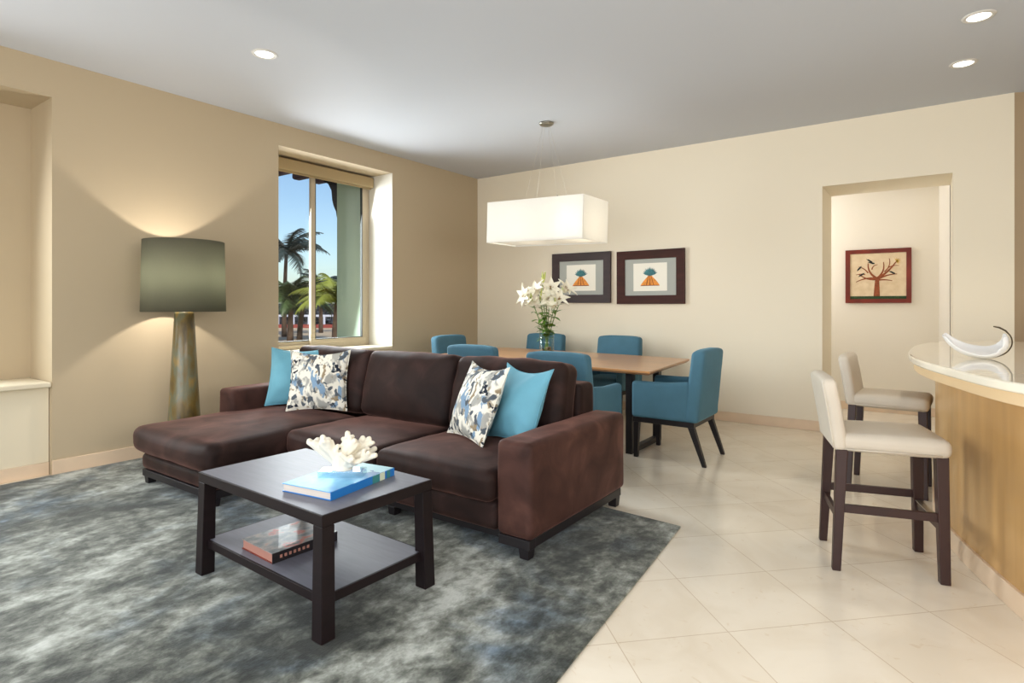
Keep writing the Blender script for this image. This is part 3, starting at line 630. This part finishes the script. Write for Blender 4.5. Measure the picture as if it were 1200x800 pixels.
# screen-parallel offsets of the blooms (along the table's view direction they fan in depth)
stems = [(-.215, .62, .00, 1), (-.10, .64, -.05, 1), (.00, .58, .03, 1), (.055, .69, .05, 1), (.115, .56, -.06, 1), (.215, .66, .03, 1), (-.06, .84, .02, 0)]
for i, (ox, oz, od, kind) in enumerate(stems):
    nm = ['leftmost white lily stem in the vase with wide open bloom', 'open white lily bloom second from left in the vase', 'white lily stem in the very middle of the bouquet', 'white lily stem with the tallest open bloom, just right of the middle', 'white lily stem second from right, with the lowest bloom', 'rightmost white lily stem in the vase, in front of the print', 'upright lily stem with closed green buds at the top of the bouquet'][i]
    t = thing('lily_stem', nm, 'flower', (VX, VY, .7505), 0, 'white lilies in the glass vase'); rnd = random.Random(20 + i)
    base = Vector((math.cos(i * .9) * .03, math.sin(i * .9) * .03, .045)); ox *= .84; oz += .03; top = RV * ox + FV * od + Vector((0, 0, oz)); mid = RV * ox * .22 + FV * od * .3 + Vector((0, 0, .33))
    pts = [base * (1 - s) ** 2 + mid * 2 * s * (1 - s) + top * s * s for s in [k / 10 for k in range(11)]]
    MB().tube(pts, .0045, 7).build('stem', M['stem_green'], t, smooth=True)
    lf = MB()
    for k in range(16):
        s = .34 + .036 * k; p = pts[min(10, int(s * 10))]; g_ = rnd.uniform(0, 2 * PI)
        leaf(lf, p, Vector((math.cos(g_), math.sin(g_), rnd.uniform(.0, .7))), rnd.uniform(.09, .15), rnd.uniform(.034, .055), rnd.uniform(.1, .6))
    lf.build('leaves', M['leaf'], t, smooth=True)
    up = (pts[-1] - pts[-2]).normalized()
    if kind:
        f = MB(); dv = (RV * ox * 2.2 + Vector((0, 0, .25)) - FV * .35 + Vector((rnd.uniform(-.2, .2), 0, rnd.uniform(-.2, .2)))).normalized()
        lily_flower(f, top, dv, rnd.uniform(.13, .155), .95, rnd); f.build('bloom', M['petal'], t, smooth=True)
        st = MB()
        for k in range(5):
            st.tube([top, top + (dv + Vector((rnd.uniform(-.3, .3), rnd.uniform(-.3, .3), rnd.uniform(-.3, .3)))) * .075], [.001, .003], 5)
        st.build('stamens', M['anther'], t)
        f = MB(); d2 = Vector((rnd.uniform(-.4, .4), -.3, .6)).normalized(); p = pts[8] ; lily_flower(f, p + d2 * .03, d2 + RV * rnd.uniform(-.8, .8), .10, .7, rnd); f.build('bloom', M['petal'], t, smooth=True)
        b_ = MB(); p = pts[9]; d2 = (Vector((rnd.uniform(-.3, .3), rnd.uniform(-.3, .3), 1))).normalized(); b_.tube([p, p + d2 * .05, p + d2 * .09, p + d2 * .135], [.004, .011, .012, .003], 8); b_.build('bud', M['bud'], t, smooth=True)
    else:
        for k in range(3):
            b_ = MB(); d2 = (Vector((rnd.uniform(-.6, .6), rnd.uniform(-.3, .3), 1))).normalized(); b_.tube([pts[9], pts[9] + d2 * .06, pts[9] + d2 * .10, pts[9] + d2 * .15], [.004, .011, .012, .003], 8); b_.build('bud', M['bud'], t, smooth=True)

# ------------------------------------------------------------------ pendant lamp over the table
pn = thing('pendant_lamp', 'white rectangular fabric pendant hanging over the dining table', 'lamp', (-3.215, 5.11, HC))
hx, hy, zt, zb = .57, .26, 2.365 - HC, 1.945 - HC
tilt = Matrix.Translation((0, 0, (zt + zb) / 2)) @ Matrix.Rotation(math.radians(1.6), 4, 'Y') @ Matrix.Translation((0, 0, -(zt + zb) / 2))
a = MB()
for q in ((-hx, hx, -hy, -hy + .004), (-hx, hx, hy - .004, hy), (-hx, -hx + .004, -hy + .004, hy - .004), (hx - .004, hx, -hy + .004, hy - .004)): a.box(*q, zb, zt, M=tilt)
a.build('lamp_shade', M['pendant'], pn)
a = MB(); a.box(-hx + .006, hx - .006, -hy + .006, hy - .006, zb + .012, zb + .016, M=tilt); a.build('diffuser', M['pendant'], pn)
a = MB(); a.lathe([(0, -.001), (.075, -.001), (.075, -.012), (.06, -.026), (0, -.028)], 40, cap=False); a.build('canopy', M['nickel'], pn, smooth=True)
for sx in (-1, 1):
    for sy in (-1, 1):
        MB().tube([(sx * .03, sy * .012, -.026), (sx * .20, sy * .11, zt - .01)], .0008, 6).build('cable', M['cable'], pn)
        MB().tube([(sx * .20, sy * .11, zt - .03), (sx * .20, sy * .11, zt + .035)], .004, 8).build('cable_grip', M['nickel'], pn)
a = MB()
a.tube([(-.2, -hy + .003, zt - .02), (-.2, hy - .003, zt - .02)], .004); a.tube([(.2, -hy + .003, zt - .02), (.2, hy - .003, zt - .02)], .004); a.build('cross_bar', M['nickel'], pn)

# ------------------------------------------------------------------ framed prints
def picture(name, label, cx, cz, wd, ht, fw, y, fm, tilt=0, group=None):
    t = thing(name, label, 'picture', (cx, y, cz), 0, group); t.rotation_euler = (0, tilt, 0)
    f = MB(); d = .035
    o_ = [(-wd / 2, -ht / 2), (wd / 2, -ht / 2), (wd / 2, ht / 2), (-wd / 2, ht / 2)]; i_ = [(-wd / 2 + fw, -ht / 2 + fw), (wd / 2 - fw, -ht / 2 + fw), (wd / 2 - fw, ht / 2 - fw), (-wd / 2 + fw, ht / 2 - fw)]
    vs = [(x, 0, z) for x, z in o_] + [(x, -d, z) for x, z in o_] + [(x, -d + .012, z) for x, z in i_] + [(x, -.004, z) for x, z in i_]
    fs = [(i + 4 * k, (i + 1) % 4 + 4 * k, (i + 1) % 4 + 4 * k + 4, i + 4 * k + 4) for k in range(3) for i in range(4)]
    f.add(vs, fs); f.build('frame', fm, t, bevel=.002, recalc=True)
    return t, i_
def pineapple(t, s, y):
    a = MB(); rnd = random.Random(9)
    for k in range(13):
        g_ = math.radians(-70 + 140 * k / 12); L = s * (.105 + .012 * rnd.random()); b = Vector((0, y, s * .02)); d = Vector((math.sin(g_), 0, math.cos(g_))); n = Vector((d.z, 0, -d.x)); dy = Vector((0, -.00012 * k, 0))
        a.add([b - n * s * .008 + dy, b + n * s * .008 + dy, b + d * L * .6 + n * s * .012 + dy, b + d * L + dy, b + d * L * .6 - n * s * .012 + dy], [(0, 1, 2, 3, 4)])
    a.build('crown_leaves', M['pine_teal'], t)
    a = MB(); b = [(-.135, -.115), (.135, -.115), (.12, -.09), (.085, -.045), (.04, .0), (.015, .03), (-.015, .03), (-.04, .0), (-.085, -.045), (-.12, -.09)]
    a.add([(x * s, y + .0006, z * s) for x, z in b], [tuple(range(len(b)))]); a.build('orange_wedges', M['pine_orange'], t)
    a = MB(); 
    for xx in (-.055, -.004, .05): a.add([((xx) * s, y - .002, -.113 * s), ((xx + .01) * s, y - .002, -.113 * s), ((xx * .3 + .003) * s, y - .002, .02 * s), ((xx * .3 - .003) * s, y - .002, .02 * s)], [(0, 1, 2, 3)])
    a.add([(-.135 * s, y - .002, -.116 * s), (.135 * s, y - .002, -.116 * s), (.12 * s, y - .002, -.106 * s), (-.12 * s, y - .002, -.106 * s)], [(0, 1, 2, 3)])
    a.build('brush_lines', M['paint_brown'], t)
for (cx, cz, lab, fm, tl) in ((-3.722, 1.664, 'dark framed tropical fruit print partly behind the lilies', M['frame_dark2'], .004), (-2.77, 1.648, 'dark framed tropical fruit print, the right one of the pair', M['frame_dark'], -.003)):
    t, i_ = picture('framed_print', lab, cx, cz, .865, .655, .105, YB - .002, fm, tl, 'pair of fruit prints above the table')
    MB().box(i_[0][0] - .003, i_[2][0] + .003, -.012, -.008, i_[0][1] - .003, i_[2][1] + .003).build('mat_board', M['mat_grey'], t)
    MB().box(-.215, .215, -.0145, -.0125, -.17, .17).build('print', M['paper'], t)
    pineapple(t, .92, -.0152)
t, i_ = picture('framed_painting', 'small red framed painting of a branching tree hanging in the passage', -.522, 1.662, .685, .66, .05, 8.448, M['frame_red'])
MB().box(i_[0][0] - .003, i_[2][0] + .003, -.012, -.006, i_[0][1] - .003, i_[2][1] + .003).build('canvas', M['canvas'], t)
tr = MB()
def br(x0, z0, x1, z1, w0, w1, bend=0):
    p = []
    for k in range(7):
        s = k / 6; mx, mz = (x0 + x1) / 2 - (z1 - z0) * bend, (z0 + z1) / 2 + (x1 - x0) * bend
        p.append(Vector((x0 * (1 - s) ** 2 + 2 * mx * s * (1 - s) + x1 * s * s, 0, z0 * (1 - s) ** 2 + 2 * mz * s * (1 - s) + z1 * s * s)))
    v = []
    for k, q in enumerate(p):
        tn = (p[min(6, k + 1)] - p[max(0, k - 1)]).normalized(); n = Vector((tn.z, 0, -tn.x)); wd = w0 + (w1 - w0) * k / 6
        v += [q - n * wd, q + n * wd]
    yy = -.0135 - .00004 * len(tr.v) / 14
    tr.add([(q.x, yy, q.z) for q in v], [(2 * k, 2 * k + 1, 2 * k + 3, 2 * k + 2) for k in range(6)])
br(-.01, -.27, -.005, -.02, .035, .02)
for a_ in ((-.005, -.04, -.20, .03, .012, .005, .25), (-.005, -.03, -.23, -.07, .012, .004, -.2), (-.005, -.03, -.10, .16, .014, .005, .3), (-.01, -.03, .06, .17, .012, .004, -.3), (0, -.03, .19, .17, .014, .006, -.12), (0, -.04, .20, .02, .012, .004, .15), (0, -.05, .15, -.06, .010, .004, .1), (-.1, .04, -.20, .12, .008, .003, -.2), (.07, .05, .12, .21, .007, .003, -.3), (-.06, .08, .0, .14, .007, .003, .4), (-.13, .02, -.23, .02, .006, .003, -.2), (.11, .1, .22, .12, .006, .003, .2)): br(*a_)
tr.build('painted_tree', M['paint_brown'], t)
a = MB(); a.box(i_[0][0], i_[2][0], -.0140, -.0130, i_[0][1], i_[0][1] + .035); a.build('painted_grass', M['paint_green'], t)
for (bx_, bz_, an) in ((-.19, .10, .9), (-.165, .02, .6), (-.08, .185, -.6), (.155, .035, -.5), (-.06, .16, -.3)):
    m_ = Matrix.Translation((bx_, -.0150, bz_)) @ Matrix.Rotation(-an, 4, 'Y'); a = MB(); a.add([m_ @ Vector(p) for p in ((-.05, 0, 0), (-.02, 0, .012), (.02, 0, .01), (.035, 0, 0), (.015, 0, -.010), (-.02, 0, -.006))], [(0, 1, 2, 3, 4, 5)]); a.build('painted_bird', M['paint_dark'], t)
a = MB()
for k in range(7):
    g_ = math.radians(-60 + 30 * k); m_ = Matrix.Translation((.195, -.0155, .175)) @ Matrix.Rotation(-g_, 4, 'Y'); a.add([m_ @ Vector(p) for p in ((0, 0, -.006), (.05, 0, 0), (0, 0, .006))], [(0, 1, 2)])
a.build('painted_sun', M['paint_gold'], t)

# ------------------------------------------------------------------ bar
def catmull(pts, n=6):
    out = []
    for i in range(len(pts) - 1):
        p0, p1, p2, p3 = pts[max(0, i - 1)], pts[i], pts[i + 1], pts[min(len(pts) - 1, i + 2)]
        for k in range(n):
            s = k / n; out.append(tuple(.5 * ((2 * p1[j]) + (-p0[j] + p2[j]) * s + (2 * p0[j] - 5 * p1[j] + 4 * p2[j] - p3[j]) * s * s + (-p0[j] + 3 * p1[j] - 3 * p2[j] + p3[j]) * s ** 3) for j in (0, 1)))
    return out + [pts[-1]]
edge = catmull([(1.35, 2.30), (.85, 2.42), (.50, 2.66), (.292, 2.957), (.189, 3.155), (.10, 3.41), (.02, 3.67), (-.045, 3.92), (-.092, 4.20), (-.115, 4.52), (-.115, 4.95), (-.095, 5.35), (-.04, 5.74), (.06, 6.06), (.26, 6.30), (.60, 6.45), (1.3, 6.5)])
def inset(pts, d):
    r = []
    for i, p in enumerate(pts):
        a_ = Vector(pts[max(0, i - 1)]); b_ = Vector(pts[min(len(pts) - 1, i + 1)]); t_ = (b_ - a_).normalized(); r.append((p[0] + t_.y * d, p[1] - t_.x * d))
    return r
def barpoly(d): 
    e = inset(edge, d); return e + [(1.35, e[-1][1]), (1.35, e[0][1])] if False else e
o = MB().prism(barpoly(0), .958, 1.0).build('bar_countertop', M['stone'], bevel=.012, segs=3)
tag(o, 'curved polished cream stone countertop of the bar', 'countertop')
bar = thing('bar_counter', 'curved maple bar front with a stone plinth behind the stools', 'bar', (.6, 4.4, 0))
def rel(p): return [(x - .6, y - 4.4) for x, y in p]
MB().prism(rel(barpoly(.03)), .905, .9575).build('apron', M['bar_edge'], bar, bevel=.003)
MB().prism(rel(barpoly(.145)), .0, .905).build('front_panel', M['bar_wood'], bar)
MB().prism(rel(barpoly(.130)), .0, .10).build('plinth', M['skirting'], bar, bevel=.003)

# ------------------------------------------------------------------ bar stools
def make_stool(loc, rz, label):
    t = thing('bar_stool', label, 'stool', loc, rz, 'cream bar stools at the bar')   # front is +X
    q = MB().rbox(-.225, .245, -.215, .215, .585, .672, r=.035, puff=(.0, .0, .016), m=10); q.v = [(x, y * (1 + .06 * x / .24), z) for x, y, z in q.v]
    q.build('seat', M['cream_leather'], t, smooth=True)
    q = MB().rbox(-.034, .034, -.207, .207, .585, .95, r=.026, puff=(.006, 0, 0), m=10)
    q.v = [(x - .215 - .16 * max(0, z - .62), y, z - .018 * (y / .2) ** 4 * (1 if z > .85 else 0)) for x, y, z in q.v]
    q.build('backrest', M['cream_leather'], t, smooth=True)
    for s in (-1, 1):
        MB().tube([(-.246 - .16 * max(0, z - .62), s * .196, z) for z in (.60, .65, .75, .85, .92)], .004, 6).build('piping', M['cream_leather'], t, smooth=True)
    MB().tube([(-.20, -.2165, .60), (.20, -.222, .60)], .003, 6).build('piping', M['cream_leather'], t, smooth=True)
    for sy in (-1, 1):
        MB().frustum((.215, sy * .195, .021, .021, 0), (.205, sy * .180, .026, .026, .592)).build('leg', M['mahogany'], t, bevel=.004)
        MB().frustum((-.235, sy * .195, .019, .019, 0), (-.208, sy * .178, .025, .025, .592)).build('leg', M['mahogany'], t, bevel=.004)
        MB().box(-.207, .189, sy * .188 - .011, sy * .188 + .011, .285, .325).build('stretcher', M['mahogany'], t, bevel=.003)
    MB().box(-.232, -.212, -.172, .172, .235, .275).build('stretcher', M['mahogany'], t, bevel=.003)
    fs = MB().box(.198, .222, -.168, .168, .235, .275).build('stretcher', M['mahogany'], t, bevel=.003)
    MB().box(.194, .226, -.165, .165, .2755, .279).build('footplate', M['steel'], fs)
    return t
st = make_stool((-.205, 3.53, 0), math.radians(16), 'cream leather bar stool nearest the camera, in front of the other')
dup(st, (-.235, 5.005, 0), math.radians(-3), 'cream leather bar stool partly behind the nearer one, by the rounded bar end', 'cream bar stools at the bar')

# ------------------------------------------------------------------ boat-shaped bowl on the bar
bw = thing('decorative_bowl', 'white crescent shaped bowl with dark curling rim on the bar', 'bowl', (.225, 4.26, 1.0015), math.radians(-3), rot=(math.radians(15), 0, math.radians(-3)))
bw.scale = (.86, .86, .86)
cl = [(-.19, .15), (-.165, .105), (-.125, .062), (-.07, .028), (0, .010), (.06, .012), (.115, .04), (.145, .085), (.15, .13), (.14, .165)]
cl = catmull(cl, 4); Nn = len(cl) - 1
def bowl(s, t):
    i = min(Nn, round(s * Nn)); x, z = cl[i]; a_ = cl[max(0, i - 1)]; b_ = cl[min(Nn, i + 1)]
    tn = Vector((b_[0] - a_[0], 0, b_[1] - a_[1])).normalized(); nr = Vector((-tn.z, 0, tn.x)); q = (t - .5) * 2
    wd = .095 * (math.sin(PI * min(1, max(0, .06 + .9 * s))) ** .55); jag = .012 * noise.noise(Vector((s * 9, q * 2, 1))) * q * q if s > .7 else 0
    return Vector((x, 0, z)) + Vector((0, 1, 0)) * wd * math.sin(q * 1.35) + nr * (wd * .62 * (1 - math.cos(q * 1.35)) + jag)
a = MB(); a.grid(bowl, Nn, 14); a.build('shell', M['porcelain'], bw, smooth=True, solid=.007)
rim = [Vector((x + .008, -.0, z + .0)) for x, z in cl[18:]] + [Vector((.125, 0, .195)), Vector((.095, 0, .215)), Vector((.065, 0, .222))]
rim = [p + Vector((.010, 0, -.002)) for p in rim]
MB().tube(rim, [.004] * (len(rim) - 3) + [.0055, .006, .004], 8).build('rim_stem', M['stem_brown'], bw, smooth=True)

# ------------------------------------------------------------------ outside the window
GZ = -.14
th = math.radians(35.53); FW = Vector((-math.sin(th), math.cos(th), 0)); RT = Vector((math.cos(th), math.sin(th), 0))
def out(u, depth, z): return FW * depth + RT * ((u - 600) / 686 * depth) + Vector((0, 0, z))
o = MB().box(-90, XO - .12, -30, 100, GZ - .3, GZ).build('ground', M['sand']); struct(o, 'pale sand ground outside the window')
o = MB().box(-6.62, XO - .1, 5.14, 5.7, GZ, 3.6).build('wall_exterior', M['ext_green']); struct(o, 'pale green exterior pier beside the window')
ev = thing('roof_eave', 'dark timber roof eave above the window outside', 'roof', (-6.7, 4.3, 3.2))
a = MB(); a.box(-.65, .64, -2.5, 1.6, .0, .10); a.build('eave_board', M['eave'], ev)
for k in range(12):
    y = -2.3 + k * .33; MB().box(-.72, .3, y, y + .14, -.10, -.001).build('rafter_tail', M['eave'], ev, bevel=.03)
prof = [(0, 0), (-.32, 0), (-.32, -.06), (-.22, -.10), (-.15, -.20), (-.13, -.34), (-.10, -.42), (-.05, -.50), (-.03, -.58), (0, -.64)]
a = MB(); n = len(prof); a.add([(x + .08, yy + .86, z - .1) for yy in (0, .16) for x, z in prof], [tuple(range(n)), tuple(range(2 * n - 1, n - 1, -1))] + [(i, i + n, (i + 1) % n + n, (i + 1) % n) for i in range(n)]); a.build('corbel', M['corbel'], ev, recalc=True, label='dark carved corbel bracket against the pier')
def palm(label, u, depth, crown_v, nf, L, m, seed, lean=0, tr_r=.095):
    p = out(u, depth, GZ); hgt = 1.3 + (358 - crown_v) / 686 * depth - GZ
    t = thing('palm_tree', label, 'palm tree', p, 0, 'palms outside the window'); rnd = random.Random(seed)
    top = Vector((0, 0, hgt)) + RT * lean
    pts = [Vector((0, 0, hgt * k / 8)) + RT * lean * (k / 8) ** 2 for k in range(9)]
    MB().tube(pts, [tr_r * (1.25 - .5 * k / 8) for k in range(9)], 9).build('trunk', M['palm_trunk'], t, smooth=True)
    for i in range(nf):
        az = 2 * PI * i / nf + rnd.uniform(-.2, .2); el = rnd.uniform(.1, 1.45); fl = L * rnd.uniform(.85, 1.15); f = MB()
        d = Vector((math.cos(az), math.sin(az), 0)); prev = top.copy(); pth = [prev]
        for k in range(1, 11):
            e = el - 1.5 * (k / 10) ** 1.2; prev = prev + (d * math.cos(e) + Vector((0, 0, math.sin(e)))) * fl / 10; pth.append(prev)
        f.tube(pth, [.035 * (1 - k / 12) for k in range(11)], 4)
        sd = d.cross(Vector((0, 0, 1)))
        for k in range(1, 11):
            for q in range(4):
                b0 = pth[k - 1].lerp(pth[k], q / 4)
                for s in (-1, 1):
                    tn = (pth[k] - pth[k - 1]).normalized(); ld = (sd * s * .9 + tn * .6 + Vector((0, 0, -.55 + rnd.uniform(-.15, .1)))).normalized(); ll = fl * .30 * math.sin(PI * min(1, .15 + .8 * k / 10)); wv = tn * .035
                    f.add([b0 - wv, b0 + wv, b0 + ld * ll], [(0, 1, 2)])
        f.build('frond', m, t)
palm('tall dark palm with its crown at the upper left of the window', 333, 27, 297, 18, 2.1, M['palm_dark'], 1, .1)
palm('shorter bushy palm in front of the railing, left of the window mullion', 340, 24, 352, 20, 1.7, M['palm_green'], 2, .05, .11)
palm('second bushy palm close to the mullion, its trunk leaning', 351, 24.8, 350, 18, 1.6, M['palm_green'], 3, .25, .10)
palm('yellow-green palm right of the mullion behind the pier', 392, 23, 352, 18, 1.9, M['palm_yellow'], 4, .1)
palm('low palm right of the mullion in the background', 376, 31, 340, 14, 1.8, M['palm_dark'], 5)
# shrubs behind the railing
for i, u in enumerate((326, 345, 364, 383, 402)):
    lab = ['dark shrub behind the railing at the left window edge', 'dark shrub behind the railing between the two bushy palms', 'dark shrub behind the railing at the mullion', 'dark shrub behind the railing right of the mullion', 'dark shrub behind the railing next to the pier'][i]
    a = MB(); rnd = random.Random(40 + i)
    for k in range(300):
        p = Vector((rnd.uniform(-.55, .55), rnd.gauss(0, .3), abs(rnd.gauss(.55, .42)))); d1 = Vector((rnd.uniform(-1, 1), rnd.uniform(-1, 1), rnd.uniform(-1, 1))).normalized() * .2; d2 = d1.orthogonal().normalized() * .11
        a.add([p - d1, p + d2, p + d1, p - d2], [(0, 1, 2, 3)])
    o = a.build('garden_shrub', M['hedge']); o.location = out(u, 41, GZ); tag(o, lab, 'shrub', 'shrubs behind the railing')
rl = thing('railing', 'white post railing on a red kerb beyond the palms', 'railing', out(362, 38, GZ))
rl.rotation_euler = (0, 0, math.radians(35.53))
MB().box(-9, 9, -.15, .15, 0, .22).build('kerb', M['red_kerb'], rl)
MB().box(-9, 9, -.05, .05, .72, .85).build('top_rail', M['railing_white'], rl)
for k in range(19): MB().box(-9 + k - .06, -9 + k + .06, -.05, .05, .22, .72).build('post', M['railing_white'], rl)
o = MB().box(-30, 30, 0, .3, 0, 1.6); o = o.build('wall_garden', M['hedge']); o.location = out(362, 46, GZ); o.rotation_euler = (0, 0, math.radians(35.53)); struct(o, 'dark planted boundary far beyond the railing')

# ------------------------------------------------------------------ lights
def area(name, loc, rot, sx, sy, power, col=(1, 1, 1), spread=None):
    l = bpy.data.lights.new(name, 'AREA'); l.shape = 'RECTANGLE'; l.size = sx; l.size_y = sy; l.energy = power; l.color = col
    if spread: l.spread = math.radians(spread)
    o = bpy.data.objects.new(name, l); COL.objects.link(o); o.location = loc; o.rotation_euler = rot; return o
def point(name, loc, power, col, r=.04):
    l = bpy.data.lights.new(name, 'POINT'); l.energy = power; l.color = col; l.shadow_soft_size = r
    o = bpy.data.objects.new(name, l); COL.objects.link(o); o.location = loc; return o
def spot(name, loc, power, col, ang=80, blend=.6, r=.06):
    l = bpy.data.lights.new(name, 'SPOT'); l.energy = power; l.color = col; l.spot_size = math.radians(ang); l.spot_blend = blend; l.shadow_soft_size = r
    o = bpy.data.objects.new(name, l); COL.objects.link(o); o.location = loc; return o
area('daylight_window', (XO - .12, 4.3, 1.85), (0, math.radians(-74), 0), 2.0, 1.5, 128, (.93, .97, 1), 142)
area('daylight_niche', (XO - .12, .27, 1.85), (0, math.radians(-70), 0), 1.7, 1.8, 85, (.95, .98, 1), 150)
area('fill_behind_camera', (-1.0, -2.85, 1.4), (math.radians(88), 0, 0), 7.0, 2.4, 168, (.97, .98, 1), 150)  # added soft fill from behind the camera, out of view
area('fill_right', (3.6, .6, 1.75), (0, math.radians(80), 0), 2.2, 4.2, 150, (1, .985, .96), 160)  # added fill from the right side, no window stands there
WARM = (1, .86, .68); NEUT = (1, .97, .92)
for x_, y_ in ((-3.4, -.9), (-1.4, -.9), (.9, -.9), (-4.0, .9), (-2.0, .9), (.6, 1.3), (2.2, 2.6)): spot('ceiling_fill_beam', (x_, y_, HC - .03), 28, NEUT, 135, .9, .12)
spot('downlight_beam', (-4.045, 2.484, HC - .03), 25, WARM); spot('downlight_beam', (.258, 4.859, HC - .03), 35, WARM); spot('downlight_beam', (.211, 5.731, HC - .03), 35, WARM)
point('lamp_bulb_light', (-5.10, 2.403, 1.54), 30, (1, .92, .82), .03)
point('pendant_bulb_light', (-3.42, 5.11, 2.14), 1.6, (1, .95, .88), .04); point('pendant_bulb_light', (-2.80, 5.11, 2.14), 3.2, (1, .95, .88), .04)
area('hall_light', (-2.0, 7.9, 2.2), (math.radians(90), 0, math.radians(-80)), .8, 1.6, 26, (.98, .98, 1))
sun = bpy.data.lights.new('sun', 'SUN'); sun.energy = 3.0; sun.angle = math.radians(.6); sun.color = (1, .94, .84)
so = bpy.data.objects.new('sun', sun); COL.objects.link(so); so.rotation_euler = (math.radians(50), 0, math.radians(60))

wd = bpy.data.worlds.new('sky_world'); S.world = wd; wd.use_nodes = True; nt = wd.node_tree
sk = nt.nodes.new('ShaderNodeTexSky'); sk.sky_type = 'NISHITA'; sk.sun_disc = False; sk.sun_elevation = math.radians(42); sk.sun_rotation = math.radians(120); sk.air_density = 1.0; sk.dust_density = 1.0; sk.ozone_density = 3.0
nt.links.new(sk.outputs[0], nt.nodes['Background'].inputs[0]); nt.nodes['Background'].inputs[1].default_value = .15

# ------------------------------------------------------------------ camera
cam = bpy.data.cameras.new('camera'); co_ = bpy.data.objects.new('camera', cam); COL.objects.link(co_)
cam.sensor_fit = 'HORIZONTAL'; cam.sensor_width = 36; cam.lens = 36 * 686 / 1200; cam.shift_x = 0; cam.shift_y = -(400 - 358) / 1200
co_.location = (0, 0, 1.3); co_.rotation_euler = (math.radians(90), 0, th); cam.clip_start = .05; cam.clip_end = 500
S.camera = co_
S.view_settings.view_transform = 'Standard'; S.view_settings.look = 'None'; S.view_settings.exposure = 0
S.cycles.use_denoising = True; S.cycles.max_bounces = 10; S.cycles.diffuse_bounces = 6; S.cycles.transparent_max_bounces = 12; S.cycles.sample_clamp_indirect = 6; S.cycles.caustics_reflective = False; S.cycles.caustics_refractive = False
try: S.cycles.denoiser = 'OPENIMAGEDENOISE'
except Exception: pass
